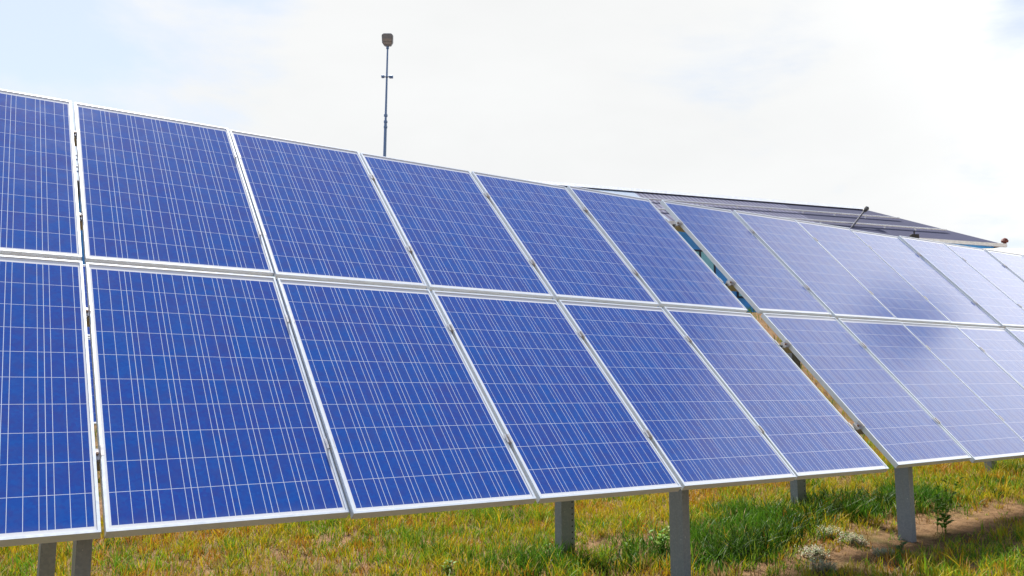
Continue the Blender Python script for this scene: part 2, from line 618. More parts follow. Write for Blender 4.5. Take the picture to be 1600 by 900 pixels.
def build_rack(label, pm, ncols, posts, front_d, back_d, over_l, over_r, endclamps=(True, True), group='mounting racks', shift_b=0.0):
    """pm: panel matrices {(col,row): M}; posts: list of s positions along the row"""
    base = row_pt(posts[0], front_d)
    base.z = gz(base.x, base.y)
    root = empty('mounting_rack', Matrix.Translation(base), label, 'solar rack', group)
    inv = root.matrix_world.inverted()

    def part(mb, name, mat, bevel=0.0, parent=root, M=None):
        o = mb.build(name, mat, parent, bevel)
        o.matrix_parent_inverse = Matrix.Identity(4)
        o.matrix_local = inv @ M if M is not None else inv
        return o
    # rails: follow the settled columns, C section under the frames
    rail_pts = []
    for row in (0, 1):
        for fv in RAIL_V:
            pts = []
            for c in range(ncols):
                M = pm[(c, row)]
                v = PL * (1 - fv)
                for uu in ((-over_l if c == 0 else 0), PW + (over_r if c == ncols - 1 else 0)):
                    pts.append(M @ Vector((uu, v, -PT - 0.001)))
            M = pm[(0, row)]
            ex, eu, en = M.to_3x3() @ Vector((1, 0, 0)), M.to_3x3() @ Vector((0, 1, 0)), M.to_3x3() @ Vector((0, 0, 1))
            a, b = pts[0], pts[-1]
            # one straight member through the table
            d = (b - a)
            mb = MB()
            mb.extrude([(-.02, 0), (-.006, 0), (-.006, -.003), (-.017, -.003), (-.017, -.057), (.017, -.057), (.017, -.003), (.006, -.003),
                        (.006, 0), (.02, 0), (.02, -.06), (-.02, -.06)], a - en * 0.004, eu, en, d.normalized(), d.length)
            part(mb, 'rail', M_RAIL)
            rail_pts.append((a, d, eu, en))
    # rafters and posts
    ex = (rail_pts[0][1]).normalized()
    up = rail_pts[0][2]
    en = rail_pts[0][3]
    for s in posts:
        P = row_pt(s, 0)
        lo_r, hi_r = rail_pts[-1], rail_pts[0]

        def at_s(rp):
            a, d = rp[0], rp[1]
            t = ((P - Vector((a.x, a.y, 0))).dot(RD)) / Vector((d.x, d.y, 0)).dot(RD)
            return a + d * t
        lo, hi = at_s(lo_r), at_s(hi_r)
        dirn = (hi - lo).normalized()
        nn = ex.cross(dirn).normalized()
        a = lo - dirn * 0.25 - nn * 0.066
        mb = MB()
        mb.extrude(c_prof(.05, .10, .004, .015), a - nn * 0.10 - ex * 0.025, ex, nn, dirn, (hi - lo).length + 0.40)
        part(mb, 'rafter', M_ZINC)
        dh = Vector((dirn.x, dirn.y, 0)).length
        for d, kind in ((front_d, 'f'), (back_d, 'b')):
            q = row_pt(s + (shift_b if kind == 'b' else 0), d)
            g = gz(q.x, q.y) - 0.25
            da = (Vector((q.x, q.y, 0)) - Vector((a.x, a.y, 0))).dot(BD)
            ztop = a.z + dirn.z / dh * da - 0.03
            q.z = g
            M = Matrix.Translation(q) @ rz(YAW)
            h = ztop - g
            mb = MB()
            if kind == 'f':       # web to the side, narrow flange to the front
                mb.extrude(c_prof(.060, .120, .005, .018), (-.03, -.06, 0), (1, 0, 0), (0, 1, 0), (0, 0, 1), h)
                o = part(mb, 'post', M_ZINC, 0.0, root, M)
            elif s < 2 and shift_b == 0:   # the leftmost back post shows a plain flange
                mb.extrude(c_prof(.080, .120, .005, .018), (-.03, .30, 0), (1, 0, 0), (0, 1, 0), (0, 0, 1), h + .3)
                o = part(mb, 'post', M_ZINC, 0.0, root, M)
            else:                 # punched web to the front
                mb.extrude([(y, x) for x, y in c_prof(.085, .125, .005, .018)], (-.0625, -.04, 0), (1, 0, 0), (0, 1, 0), (0, 0, 1), h)
                o = part(mb, 'post', M_ZINC_H, 0.0, root, M @ Matrix.Translation((0, 0, 0)))
    # clamps
    for row in (0, 1):
        for fv in RAIL_V:
            v = PL * (1 - fv)
            for c in range(ncols - 1):
                M = pm[(c, row)]
                N = pm[(c + 1, row)]
                a, b = M @ Vector((PW, v, 0)), N @ Vector((0, v, 0))
                g = (b - a).length
                K = M.copy()
                m_ = (a + b) / 2
                K[0][3], K[1][3], K[2][3] = m_.x, m_.y, m_.z
                mb = MB()
                h = min(g, .03) / 2 - .002
                mb.box(-h - .008, -h + .003, -.03, .03, .0035, .0065).box(h - .003, h + .008, -.03, .03, .0035, .0065)
                mb.box(-h, -h + .003, -.03, .03, -.024, .0035).box(h - .003, h, -.03, .03, -.024, .0035)
                mb.box(-h + .003, h - .003, -.03, .03, -.024, -.021)
                k = part(mb, 'clamp', M_CLAMP, 0.0, root, K)
                bo = MB()
                bo.tube([(0, 0, -.021), (0, 0, -.014)], .0065, 6)
                ob = bo.build('bolt', M_BOLT, k)
            for side, on in ((0, endclamps[0]), (1, endclamps[1])):
                if not on: continue
                M = pm[(0 if side == 0 else ncols - 1, row)]
                a = M @ Vector((0 if side == 0 else PW, v, 0))
                K = M.copy()
                K[0][3], K[1][3], K[2][3] = a.x, a.y, a.z
                sg = -1 if side == 0 else 1

                def bx(mb, x0, x1, y0, y1, z0, z1):
                    xa, xb = sorted((x0 * sg, x1 * sg))
                    return mb.box(xa, xb, y0, y1, z0, z1)
                mb = MB()
                bx(mb, -.009, .006, -.03, .03, .0005, .004)
                bx(mb, .0015, .006, -.03, .03, -.030, .0005)
                bx(mb, .006, .045, -.03, .03, -.030, -.026)
                bx(mb, .041, .045, -.03, .03, -.042, -.030)
                k = part(mb, 'clamp', M_CLAMP, 0.0, root, K)
                bo = MB()
                bo.tube([(.024 * sg, 0, -.026), (.024 * sg, 0, -.017)], .009, 6)
                bo.build('bolt', M_BOLT, k)
    return root


# near table: six columns in view; every column has settled a little
T1 = ((-3.731, 4.7635, 1.8995), 0.5809, 0.7833, -0.0001)
O1 = [(0.0049, -0.0045, 0.0069, 0.0005), (0.005, 0.0222, 0.0056, 0.0042), (-0.0098, -0.0063, -0.0037, -0.0009),
      (-0.0102, -0.0092, -0.0081, -0.0034), (-0.0007, -0.0045, -0.0051, -0.0032), (0.0109, 0.0022, 0.0044, 0.0028)]
T2 = ((1.5135, 8.2614, 1.9372), 0.5757, 0.8012, 0.0125)
O2 = [(0.0002, 0.006, 0.0082, -0.0041), (0, -0.0175, -0.002, 0.002), (0.0003, 0.0004, -0.0024, 0.0043), (0, 0.0112, -0.0039, -0.0021)]
for k in range(6):
    O2.append((0, 0.006 * math.sin(k * 2.1), 0.004 * math.cos(k * 1.7), 0.002 * math.sin(k * 3.3)))

ORD = ['first', 'second', 'third', 'fourth', 'fifth', 'sixth', 'seventh', 'eighth', 'ninth', 'tenth']
pm1 = {}
L1 = [('deep blue upper-row solar panel cut off by the left photo edge',
       'deep blue lower-row solar panel cut off by the left photo edge')]
for c in range(1, 5):
    L1.append(tuple('deep blue solar panel in the %s row of the near table, %s from the left' % (rw, ORD[c]) for rw in ('upper', 'lower')))
L1.append(('blue solar panel in the upper row, the last one left of the wide open gap',
           'blue solar panel in the lower row, the last one left of the wide open gap'))
for c in range(6):
    for row in (0, 1):
        pm1[(c, row)] = panel_matrix(T1[0], T1[1], T1[2], T1[3], O1[c], c, row)
        solar_panel(pm1[(c, row)], L1[c][row], 'solar panels of the near table')
pm2 = {}
N2 = 10
for c in range(N2):
    for row in (0, 1):
        pm2[(c, row)] = panel_matrix(T2[0], T2[1], T2[2], T2[3], O2[c], c, row)
        if row == 1 and c > 5: continue
        rw = ('upper', 'lower')[row]
        if c == 0:
            lb = 'pale sky-reflecting solar panel in the %s row, directly right of the wide open gap' % rw
        else:
            lb = 'pale sky-reflecting solar panel in the %s row, %s to the right of the wide gap' % (rw, ORD[c])
        solar_panel(pm2[(c, row)], lb, 'solar panels of the far table')
for c in range(6, N2):
    solar_panel(pm2[(c, 1)], 'pale solar panel in the lower row, %s to the right of the wide gap' % ORD[c], 'solar panels of the far table')

build_rack('grey galvanised rack of posts and rails carrying the near table of deep blue panels', pm1, 6, [0.99, 4.45], 0.45, 1.68, 0.9, 0.055, (False, True))
build_rack('grey galvanised rack of posts and rails carrying the paler table right of the gap', pm2, N2, [6.95, 10.5, 14.4], 0.45, 1.80, 0.055, 0.1, (True, True), shift_b=0.40)

# rear table seen through the slot between the first two columns
pm3 = {}
T3 = ((-8.15, 12.3, 2.04), 0.5809, 0.7833, 0.0)
for c in range(2):
    for row in (0, 1):
        pm3[(c, row)] = panel_matrix(T3[0], T3[1], T3[2], T3[3], (0, 0, 0, 0), c, row)
        solar_panel(pm3[(c, row)], 'dark blue solar panel of the rear table, glimpsed through the narrow left slot', 'solar panels of the rear table')


def sd_of(p):
    s_, d_ = sd(p.x, p.y)
    return float(s_), float(d_)


p3 = pm3[(0, 1)] @ Vector((0, 0, 0))
s3, d3 = sd_of(p3)
build_rack('galvanised rack carrying the small rear table behind the near one', pm3, 2, [s3 + 0.5, s3 + 1.6], d3 + 0.45, d3 + 1.68, 0.08, 0.08)

# ------------------------------------------------------------------ hall on the bank behind
HA = Vector((6.44, 29.0, 0))
HE = Vector((0.954, 0.300, 0)).normalized()
HN = Vector((-HE.y, HE.x, 0))


def hp(s, d, z):
    p = HA + HE * s + HN * d
    return Vector((p.x, p.y, z))


HS0, HS1, HW = -26.0, 14.0, 6.3
ZE, ZR, ZB = 7.25, 9.10, 3.7
RS0, RS1 = -20.0, 9.9


def roof_mat(name, base, line, pitch, wline):
    m, nt, p = new_mat(name)
    t = nt.add('ShaderNodeTexCoord')
    s = nt.add('ShaderNodeSeparateXYZ'); nt.put(s.inputs[0], t.outputs['Object'])
    f = nt.m('FRACT', nt.m('DIVIDE', s.outputs[0], pitch))
    n = nt.noise(t.outputs['Object'], 1.5, 5.0)
    c = nt.mix(nt.ramp(n, 0.3, 0.7), tuple(k * 0.88 for k in base), base)
    c = nt.mix(nt.m('LESS_THAN', f, wline), c, line)
    nt.put(p.inputs['Base Color'], c)
    p.inputs['Roughness'].default_value = 0.8
    p.inputs['Specular IOR Level'].default_value = 0.2
    return m


M_ROOF_P = roof_mat('translucent_sheet', (0.30, 0.37, 0.48), (0.25, 0.31, 0.42), 0.35, 0.2)
M_ROOF_S = roof_mat('striped_sheet', (0.16, 0.165, 0.25), (0.045, 0.048, 0.095), 0.20, 0.42)
M_ROOF_D = roof_mat('dark_sheet', (0.064, 0.068, 0.125), (0.052, 0.056, 0.105), 0.20, 0.4)
M_WALL_B = simple('blue_wall_sheet', (0.06, 0.36, 0.92), 0.5, 0, 0.2, 1.5)
M_WIN = simple('cyan_glazing', (0.30, 0.74, 0.90), 0.15, 0, 0.3, 0.8)
M_MULL = simple('dark_mullion', (0.012, 0.02, 0.05), 0.5)
M_TRIM = simple('white_trim', (0.78, 0.80, 0.84), 0.4, 0.2)
M_DARK = simple('dark_flashing', (0.02, 0.022, 0.045), 0.5)

hall_M = Matrix.Translation(hp(0, 0, ZB)) @ rz(math.atan2(HE.y, HE.x))
hall = empty('hall', hall_M, 'long hall with dark ribbed grey hip roof and blue walls behind the panels', 'building')


def H(s, d, z): return Vector((s, d, z - ZB))


def prism(mb, pts, thick):
    """roof plate: polygon pushed down by its thickness"""
    pts = [Vector(p) for p in pts]
    n = (pts[1] - pts[0]).cross(pts[2] - pts[0]).normalized()
    if n.z < 0: n = -n
    lo = [p - n * thick for p in pts]
    k = len(pts)
    mb.raw(pts + lo, [tuple(range(k)), tuple(range(2 * k - 1, k - 1, -1))] + [(i, (i + 1) % k, k + (i + 1) % k, k + i) for i in range(k)])
    return mb


half = HW / 2


def slope_z(d): return ZE + (ZR - ZE) * d / half


S_A, S_B = 0.3, 5.9     # joints between the three kinds of sheeting (at the ridge)
roof = prism(MB(), [H(HS0, 0, ZE), H(S_A - 1.2, 0, ZE), H(S_A - 1.2, half, ZR), H(RS0, half, ZR)], 0.08).build('roof', M_ROOF_P, hall)
roof['label'] = 'pale bluish roof sheets at the left'
r2 = prism(MB(), [H(S_A - 1.198, 0, ZE), H(S_B, 0, ZE), H(S_B, half, ZR), H(S_A - 1.198, half, ZR)], 0.08).build('roof', M_ROOF_S, hall)
r2['label'] = 'striped grey ribbed roof sheets'
r3 = prism(MB(), [H(S_B + .002, 0, ZE), H(HS1, 0, ZE), H(RS1, half, ZR), H(S_B + .002, half, ZR)], 0.08).build('roof', M_ROOF_D, hall)
r3['label'] = 'dark grey roof sheets at the right end'
bk = MB()
prism(bk, [H(HS0, HW, ZE), H(HS1, HW, ZE), H(RS1, half + .004, ZR), H(RS0, half + .004, ZR)], 0.08)
prism(bk, [H(HS1 + .004, 0, ZE), H(HS1 + .004, HW, ZE), H(RS1 + .004, half, ZR)], 0.08)
prism(bk, [H(HS0 - .004, 0, ZE), H(HS0 - .004, HW, ZE), H(RS0 - .004, half, ZR)], 0.08)
bk.build('roof', M_ROOF_D, hall)
# ridge cap with dark flashing under it, snow rails, gutter
MB().extrude([(-.20, -.06), (0, .10), (.20, -.06), (.17, -.06), (0, .07), (-.17, -.06)], H(RS0, half, ZR), (0, 1, 0), (0, 0, 1), (1, 0, 0), RS1 - RS0).build('ridge_cap', M_TRIM, hall)
MB().box(S_A - 1.2, RS1, half - .16, half - .14, ZR - ZB - .10, ZR - ZB - .055).build('ridge_flashing', M_DARK, hall)
for d in (0.95, 2.0):
    z = slope_z(d) - ZB
    s1 = HS1 - (HS1 - RS1) * d / half
    mb = MB().tube([(HS0 + 6 * d / half + .2, d, z + .10), (s1 - .7, d, z + .10)], 0.035, 8)
    for k in range(int((s1 - HS0 - 6) / 1.5)):
        x = HS0 + 6.5 + k * 1.5
        mb.box(x - .02, x + .02, d - .03, d + .03, z - .02, z + .09)
    mb.build('snow_rail', M_TRIM, hall)
MB().extrude([(-.10, 0), (0, 0), (0, .02), (-.08, .02), (-.08, .13), (-.10, .13)], (HS0, -.02, ZE - ZB - .12), (0, 1, 0), (0, 0, 1), (1, 0, 0), HS1 - HS0).build('gutter', M_TRIM, hall)
# walls
wl = MB()
wl.box(HS0 + .3, HS1 - .3, .25, .45, 0, ZE - ZB + .02)
wl.box(HS0 + .3, HS0 + .5, .45, HW - .45, 0, ZE - ZB + .02)
wl.box(HS1 - .5, HS1 - .3, .45, HW - .45, 0, ZE - ZB + .02)
wl.box(HS0 + .3, HS1 - .3, HW - .45, HW - .25, 0, ZE - ZB + .02)
wl.build('wall', M_WALL_B, hall)
for k in range(19):
    x = HS0 + 1.1 + k * 2.05
    wf = MB()
    wf.box(x, x + 1.2, .20, .247, 1.0, 1.06).box(x, x + 1.2, .20, .247, 2.6, 2.66)
    wf.box(x, x + .06, .20, .247, 1.06, 2.6).box(x + 1.14, x + 1.2, .20, .247, 1.06, 2.6).box(x + .57, x + .63, .20, .247, 1.06, 2.6)
    f = wf.build('window', M_MULL, hall)
    pn = MB().box(x + .06, x + .57, .225, .245, 1.06, 2.6).box(x + .63, x + 1.14, .225, .245, 1.06, 2.6)
    pn.build('pane', M_WIN, f)

# floodlight on a slanted arm, clipped to the roof near its right end
fm = Matrix.Translation(Vector((0, 0, 0)))
A_, B_ = Vector((13.02, 31.75, 7.72)), Vector((14.13, 32.75, 8.62))
bo = empty('roof_floodlight', Matrix.Translation(A_), 'small dark floodlight on a slanted arm against the dark roof end', 'lamp')
d_ = B_ - A_
MB().tube([(0, 0, -.15), d_ * 0.9], 0.035, 8).build('arm', M_DARK, bo)
hd = MB()
q = d_.normalized()
hd.tube([d_ * 0.84, d_ * 0.90, d_ * 1.02, d_ * 1.06], [0.05, 0.085, 0.095, 0.05], 8)
hd.build('lamp_head', M_BLACK, bo)
MB().tube([d_ * 1.062, d_ * 1.09], [0.055, 0.045], 8).build('lens', M_TRIM, bo)

# low shed with a pale cream roof in front of the hall's right end
M_CREAM = simple('cream_roof', (0.74, 0.66, 0.52), 0.9, 0, 0.10, 1.2)
M_COPE = simple('cream_render', (0.60, 0.54, 0.44), 0.9, 0, 0.1, 3)
cw = empty('shed', Matrix.Translation((14.3, 27.6, 4.0)) @ rz(-0.03), 'low shed whose pale cream roof shows just above the far panels', 'shed')
MB().box(.3, 15.7, .35, 2.4, -.8, 1.62).build('wall', M_COPE, cw)
rp = [(0, 0, 1.58), (16, 0, 1.58), (16, 1.5, 2.36), (0, 1.5, 2.36)]
bk2 = [(0, 1.503, 2.36), (16, 1.503, 2.36), (16, 2.9, 1.6), (0, 2.9, 1.6)]
mb = prism(MB(), rp, 0.07)
prism(mb, bk2, 0.07)
mb.build('roof', M_CREAM, cw)

# small things on the skyline at the right
M_RED = simple('red_brown_paint', (0.13, 0.028, 0.018), 0.6)
sk = empty('vent_cowl', Matrix.Translation(hp(14.0, -0.02, ZE + .02)), 'tiny red-brown vent cowl at the right end of the hall roof', 'vent')
MB().tube([(0, 0, -.06), (0, 0, .10)], 0.06, 10).build('pipe', M_RED, sk)
MB().tube([(0, 0, .06), (0, 0, .12), (0, 0, .20), (0, 0, .24)], [.12, .14, .10, .03], 12).build('cap', M_RED, sk)
bx_ = empty('junction_cabinet', Matrix.Translation(Vector((15.12, 31.0, gz(15.12, 31.0)))), 'small dark cabinet on a thin post in front of the hall eave', 'cabinet')
zb = 7.02 - gz(15.12, 31.0)
MB().tube([(0, 0, 0), (0, 0, zb)], 0.035, 8).build('post', M_DARK, bx_)
MB().box(-.14, .14, -.09, .09, zb, zb + .22).build('case', M_BLACK, bx_, 0.01)
MB().tube([(0, 0, zb + .222), (0, 0, zb + .34)], [.025, .03], 8).build('finial', M_BLACK, bx_)

# ------------------------------------------------------------------ lamp mast behind the near table
M_MAST = simple('blue_grey_mast', (0.17, 0.27, 0.46), 0.45, 0.4)
M_HEADL = simple('grey_housing', (0.23, 0.25, 0.29), 0.5, 0.2)
M_LENS = simple('lamp_glass', (0.30, 0.30, 0.31), 0.15)
mx, my = -3.95, 25.0
mz = gz(mx, my)
lm = empty('lamp_mast', Matrix.Translation((mx, my, mz)), 'tall thin blue-grey mast with a single square floodlight head', 'street lamp')
top = 12.02 - mz
lean = 0.07
MB().tube([(0, 0, -.3), (lean * .75, 0, 9.62 - mz), (lean * .75, 0, 9.625 - mz), (lean, 0, top)], [.062, .045, .036, .026], 12).build('pole', M_MAST, lm)
for z_ in (9.62, 9.82, 9.45):
    MB().tube([(lean * .76, 0, z_ - mz - .03), (lean * .76, 0, z_ - mz + .03)], .058, 12).build('collar', M_MAST, lm)
br = MB().tube([(lean - .15, -.03, 11.05 - mz), (lean + .16, -.03, 11.05 - mz)], .018, 8)
br.box(lean - .17, lean - .08, -.08, .02, 11.02 - mz, 11.10 - mz)
br.box(lean + .07, lean + .19, -.08, .02, 11.01 - mz, 11.09 - mz)
br.build('cross_bracket', M_MAST, lm, 0.01)
hdm = MB()
hz = top + .02
prof = [(-.10, 0), (.10, 0), (.165, .10), (.175, .33), (.13, .38), (-.13, .38), (-.175, .33), (-.165, .10)]
hdm.extrude(prof, (lean, -.07, hz), (1, 0, 0), (0, -.25, .97), (0, 1, .25), .16)
head = hdm.build('lamp_head', M_HEADL, lm, 0.015)
le = MB().extrude([(-.13, .13), (.13, .13), (.14, .22), (-.14, .22)], (lean, -.084, hz), (1, 0, 0), (0, -.25, .97), (0, 1, .25), .02)
le.extrude([(-.11, .04), (.11, .04), (.125, .115), (-.125, .115)], (lean, -.084, hz), (1, 0, 0), (0, -.25, .97), (0, 1, .25), .02)
le.build('lens', M_LENS, head)
MB().tube([(lean, 0, top - .05), (lean, 0, hz + .05)], .045, 10).build('spigot', M_MAST, lm)


# ------------------------------------------------------------------ grass
def leaf_material(name):
    m = bpy.data.materials.new(name)
    m.use_nodes = True
    nt = NT(m.node_tree)
    o = nt.add('ShaderNodeOutputMaterial')
    a = nt.add('ShaderNodeAttribute', attribute_name='tint')
    p = nt.add('ShaderNodeBsdfPrincipled')
    nt.put(p.inputs['Base Color'], a.outputs['Color'])
    p.inputs['Roughness'].default_value = 0.55
    p.inputs['Specular IOR Level'].default_value = 0.25
    tr = nt.add('ShaderNodeBsdfTranslucent')
    nt.put(tr.inputs[0], a.outputs['Color'])
    mx_ = nt.add('ShaderNodeMixShader')
    mx_.inputs[0].default_value = 0.35
    nt.t.links.new(p.outputs[0], mx_.inputs[1]); nt.t.links.new(tr.outputs[0], mx_.inputs[2])
    nt.t.links.new(mx_.outputs[0], o.inputs[0])
    return m


M_LEAF = leaf_material('leaf')


def blades_mesh(name, P, H_, W_, lean_dir, lean_amt, col, tipcol):
    """P n*3 roots; curved tapered blades of three segments"""
    n = len(P)
    ang = RNG.random(n) * 2 * np.pi
    wx, wy = np.cos(ang), np.sin(ang)
    lx, ly = np.cos(lean_dir), np.sin(lean_dir)
    V = np.zeros((n, 7, 3))
    C = np.ones((n, 7, 4))
    for i, (t, wf) in enumerate(((0, .8), (.4, 1.0), (.75, .62))):
        off = lean_amt * t ** 1.7 * H_
        z = H_ * t * (1 - 0.35 * lean_amt * t)
        cx, cy, cz = P[:, 0] + lx * off, P[:, 1] + ly * off, P[:, 2] + z
        for k, sg in enumerate((-1, 1)):
            V[:, 2 * i + k, 0] = cx + sg * wx * W_ * wf / 2
            V[:, 2 * i + k, 1] = cy + sg * wy * W_ * wf / 2
            V[:, 2 * i + k, 2] = cz
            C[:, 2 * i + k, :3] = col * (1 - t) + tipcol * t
    V[:, 6, 0] = P[:, 0] + lx * lean_amt * H_
    V[:, 6, 1] = P[:, 1] + ly * lean_amt * H_
    V[:, 6, 2] = P[:, 2] + H_ * (1 - 0.35 * lean_amt)
    C[:, 6, :3] = tipcol
    base = (np.arange(n) * 7)[:, None]
    quads = np.concatenate([base + np.array([0, 1, 3, 2]), base + np.array([2, 3, 5, 4])], 1).reshape(-1, 4)
    tris = (base + np.array([4, 5, 6])).reshape(-1, 3)
    loops = np.concatenate([quads.ravel(), tris.ravel()])
    starts = np.concatenate([np.arange(len(quads)) * 4, quads.size + np.arange(len(tris)) * 3])
    me = bpy.data.meshes.new(name)
    me.vertices.add(n * 7); me.vertices.foreach_set('co', V.ravel())
    me.loops.add(len(loops)); me.loops.foreach_set('vertex_index', loops)
    me.polygons.add(len(starts)); me.polygons.foreach_set('loop_start', starts)
    me.update(calc_edges=True)
    at = me.attributes.new('tint', 'FLOAT_COLOR', 'POINT')
    at.data.foreach_set('color', C.ravel())
    me.materials.append(M_LEAF)
    return me


def scatter(n, s0, s1, d0, d1):
    s = s0 + RNG.random(n) * (s1 - s0)
    d = d0 + RNG.random(n) * (d1 - d0)
    return B0.x + RD.x * s + BD.x * d, B0.y + RD.y * s + BD.y * d, s, d


GREEN = np.array([[.035, .115, .008], [.065, .175, .010], [.105, .215, .012]])
YELL = np.array([[.38, .34, .012], [.46, .33, .014], [.25, .31, .012]])
ORAN = np.array([[.38, .165, .014], [.32, .14, .018], [.42, .22, .02]])
STRAW = np.array([[.42, .30, .12], [.30, .19, .08], [.20, .12, .05]])


def pick(pal, n):
    c = pal[RNG.integers(0, len(pal), n)]
    return c * (0.75 + 0.5 * RNG.random((n, 1)))


def lush(s, d, x, y):
    """how green and tall the grass grows: strip under the panels where rain drips, and loose patches"""
    wob = 0.5 * (LC(x * .7, y * .7) - .5)
    strip = np.exp(-((d - 1.35 + wob) / .55) ** 2) * smooth(s, 3.0, 4.2) * (1 - .75 * smooth(s, 8.2, 9.6))
    return np.clip(strip * (0.35 + 0.95 * LD(x * .9 + 4, y * .9)) * 1.25 + 1.6 * (LC(x * 1.5 + 30, y * 1.5) - .60), 0, 1)


def bare(s, d, x, y):
    """dry patches with hardly any grass"""
    spot = np.exp(-(((s - 6.05) / .85) ** 2 + ((d - .33) / .42) ** 2))
    spot2 = np.exp(-(((s - 8.4) / 1.7) ** 2 + ((d - .5) / .40) ** 2))
    spot3 = np.exp(-(((s - 4.9) / 1.1) ** 2 + ((d - 1.75) / .30) ** 2))
    return np.clip(1.4 * spot + 1.15 * spot2 + 1.1 * spot3 + 2.2 * (LA(x * .8 + 9, y * .8 + 3) - .58), 0, 1)


def meadow():
    Ps, Hs, Ws, La, Lm, Cs, Ts = [], [], [], [], [], [], []
    for n, box, k in ((36000, (-2.5, 16.0, -1.6, 5.2), 9), (8000, (-5, 20, 5.2, 11), 7)):
        x, y, s, d = scatter(n, *box)
        lu, ba = lush(s, d, x, y), bare(s, d, x, y)
        keep = RNG.random(n) > ba * 0.93
        x, y, s, d, lu, ba = (a[keep] for a in (x, y, s, d, lu, ba))
        n = len(x)
        # every clump has a colour of its own; patches of a few decimetres lean to one colour
        p1 = LC(x * 2.2, y * 2.2); p2 = LD(x * 2.6 + 7, y * 2.6 + 2)
        g = RNG.random(n)
        grn = g < np.clip(.30 + 2.6 * (p1 - .5), .06, .85) + lu
        org = ~grn & (RNG.random(n) < np.clip(.26 + 2.2 * (p2 - .5), .03, .7))
        stw = ~grn & (RNG.random(n) < .05 + .6 * ba)
        size = .7 + .75 * RNG.random(n) ** 1.6
        big = RNG.random(n) < .06
        size = np.where(big, size * 1.5, size)
        for j in range(k):
            mixup = RNG.random(n) < .22
            X = x + RNG.normal(0, .022, n); Y = y + RNG.normal(0, .022, n)
            Z = ground_z(X, Y) - 0.004
            h = (0.04 + 0.085 * RNG.random(n)) * size * (0.7 + 0.6 * LB(x * 1.3, y * 1.3)) * (1 - .45 * ba) + lu * (0.05 + .13 * RNG.random(n))
            wd = 0.0042 + 0.0032 * RNG.random(n) + lu * .0015
            c = np.where(grn[:, None], pick(GREEN, n), pick(YELL, n))
            c = np.where((grn & (lu < .3))[:, None], c * 1.35 + np.array([.03, .02, 0]), c)
            c = np.where(org[:, None], pick(ORAN, n), c)
            c = np.where((mixup & (lu < .4))[:, None], pick(YELL, n), c)
            c = np.where((stw | (RNG.random(n) < .02))[:, None], pick(STRAW, n), c)
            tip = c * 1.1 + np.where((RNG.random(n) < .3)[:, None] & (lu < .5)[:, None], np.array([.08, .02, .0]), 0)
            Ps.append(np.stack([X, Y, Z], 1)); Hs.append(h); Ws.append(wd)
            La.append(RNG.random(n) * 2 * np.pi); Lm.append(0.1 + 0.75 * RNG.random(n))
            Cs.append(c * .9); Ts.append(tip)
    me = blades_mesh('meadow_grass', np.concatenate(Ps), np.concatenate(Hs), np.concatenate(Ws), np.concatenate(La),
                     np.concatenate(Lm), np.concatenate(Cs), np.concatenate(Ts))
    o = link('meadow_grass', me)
    tag(o, 'short yellow, orange and green grass growing under and behind the panels', 'grass', kind='stuff')


def thatch():
    """dead stems lying flat on the soil"""
    x, y, s, d = scatter(45000, -2, 15, -1.5, 4.5)
    keep = RNG.random(len(x)) < .12 + bare(s, d, x, y)
    x, y = x[keep], y[keep]
    n = len(x)
    P = np.stack([x, y, ground_z(x, y) + .004 + .012 * RNG.random(n)], 1)
    h = 0.05 + .09 * RNG.random(n)
    c = pick(STRAW, n) * .8
    me = blades_mesh('dry_thatch', P, h * .35, .0025 + .002 * RNG.random(n), RNG.random(n) * 6.28, 1.5 + 1.2 * RNG.random(n), c, c)
    o = link('dry_thatch', me)
    tag(o, 'dead straw and brown stems lying on the soil under the panels', 'dry grass', kind='stuff')


def bank_grass():
    n = 34000
    x = -24 + RNG.random(n) * 50
    y = 11 + RNG.random(n) * 19
    P = np.stack([x, y, ground_z(x, y) - .005], 1)
    h = .08 + .16 * RNG.random(n)
    c = np.where((RNG.random(n) < .5)[:, None], pick(YELL, n), pick(STRAW, n))
    c = np.where((LC(x * .5, y * .5) + .3 * RNG.random(n) > .6)[:, None], pick(GREEN, n), c)
    me = blades_mesh('bank_grass', P, h, .012 + .01 * RNG.random(n), RNG.random(n) * 6.28, .2 + .6 * RNG.random(n), c, c)
    o = link('bank_grass', me)
    tag(o, 'sparse straw-coloured grass on the bank below the hall', 'grass', kind='stuff')


meadow()
thatch()
bank_grass()


# tall dark green tufts
def tuft(x, y, n, h, spread, pal, label, cat='grass tuft', group=None, name='grass_tuft', wid=.006, lean=.9):
    a = RNG.random(n) * 2 * np.pi
    r = spread * np.sqrt(RNG.random(n))
    X, Y = r * np.cos(a), r * np.sin(a)
    Z = ground_z(X + x, Y + y) - gz(x, y) - .006
    P = np.stack([X, Y, Z], 1)
    c = pick(pal, n)
    me = blades_mesh(name, P, h * (.55 + .6 * RNG.random(n)), wid * (.7 + .7 * RNG.random(n)), a + RNG.normal(0, .7, n),
                     lean * (.15 + .85 * RNG.random(n)), c * .8, c * 1.15)
    o = link(name, me)
    o.location = (x, y, gz(x, y))
    tag(o, label, cat, group)
    return o


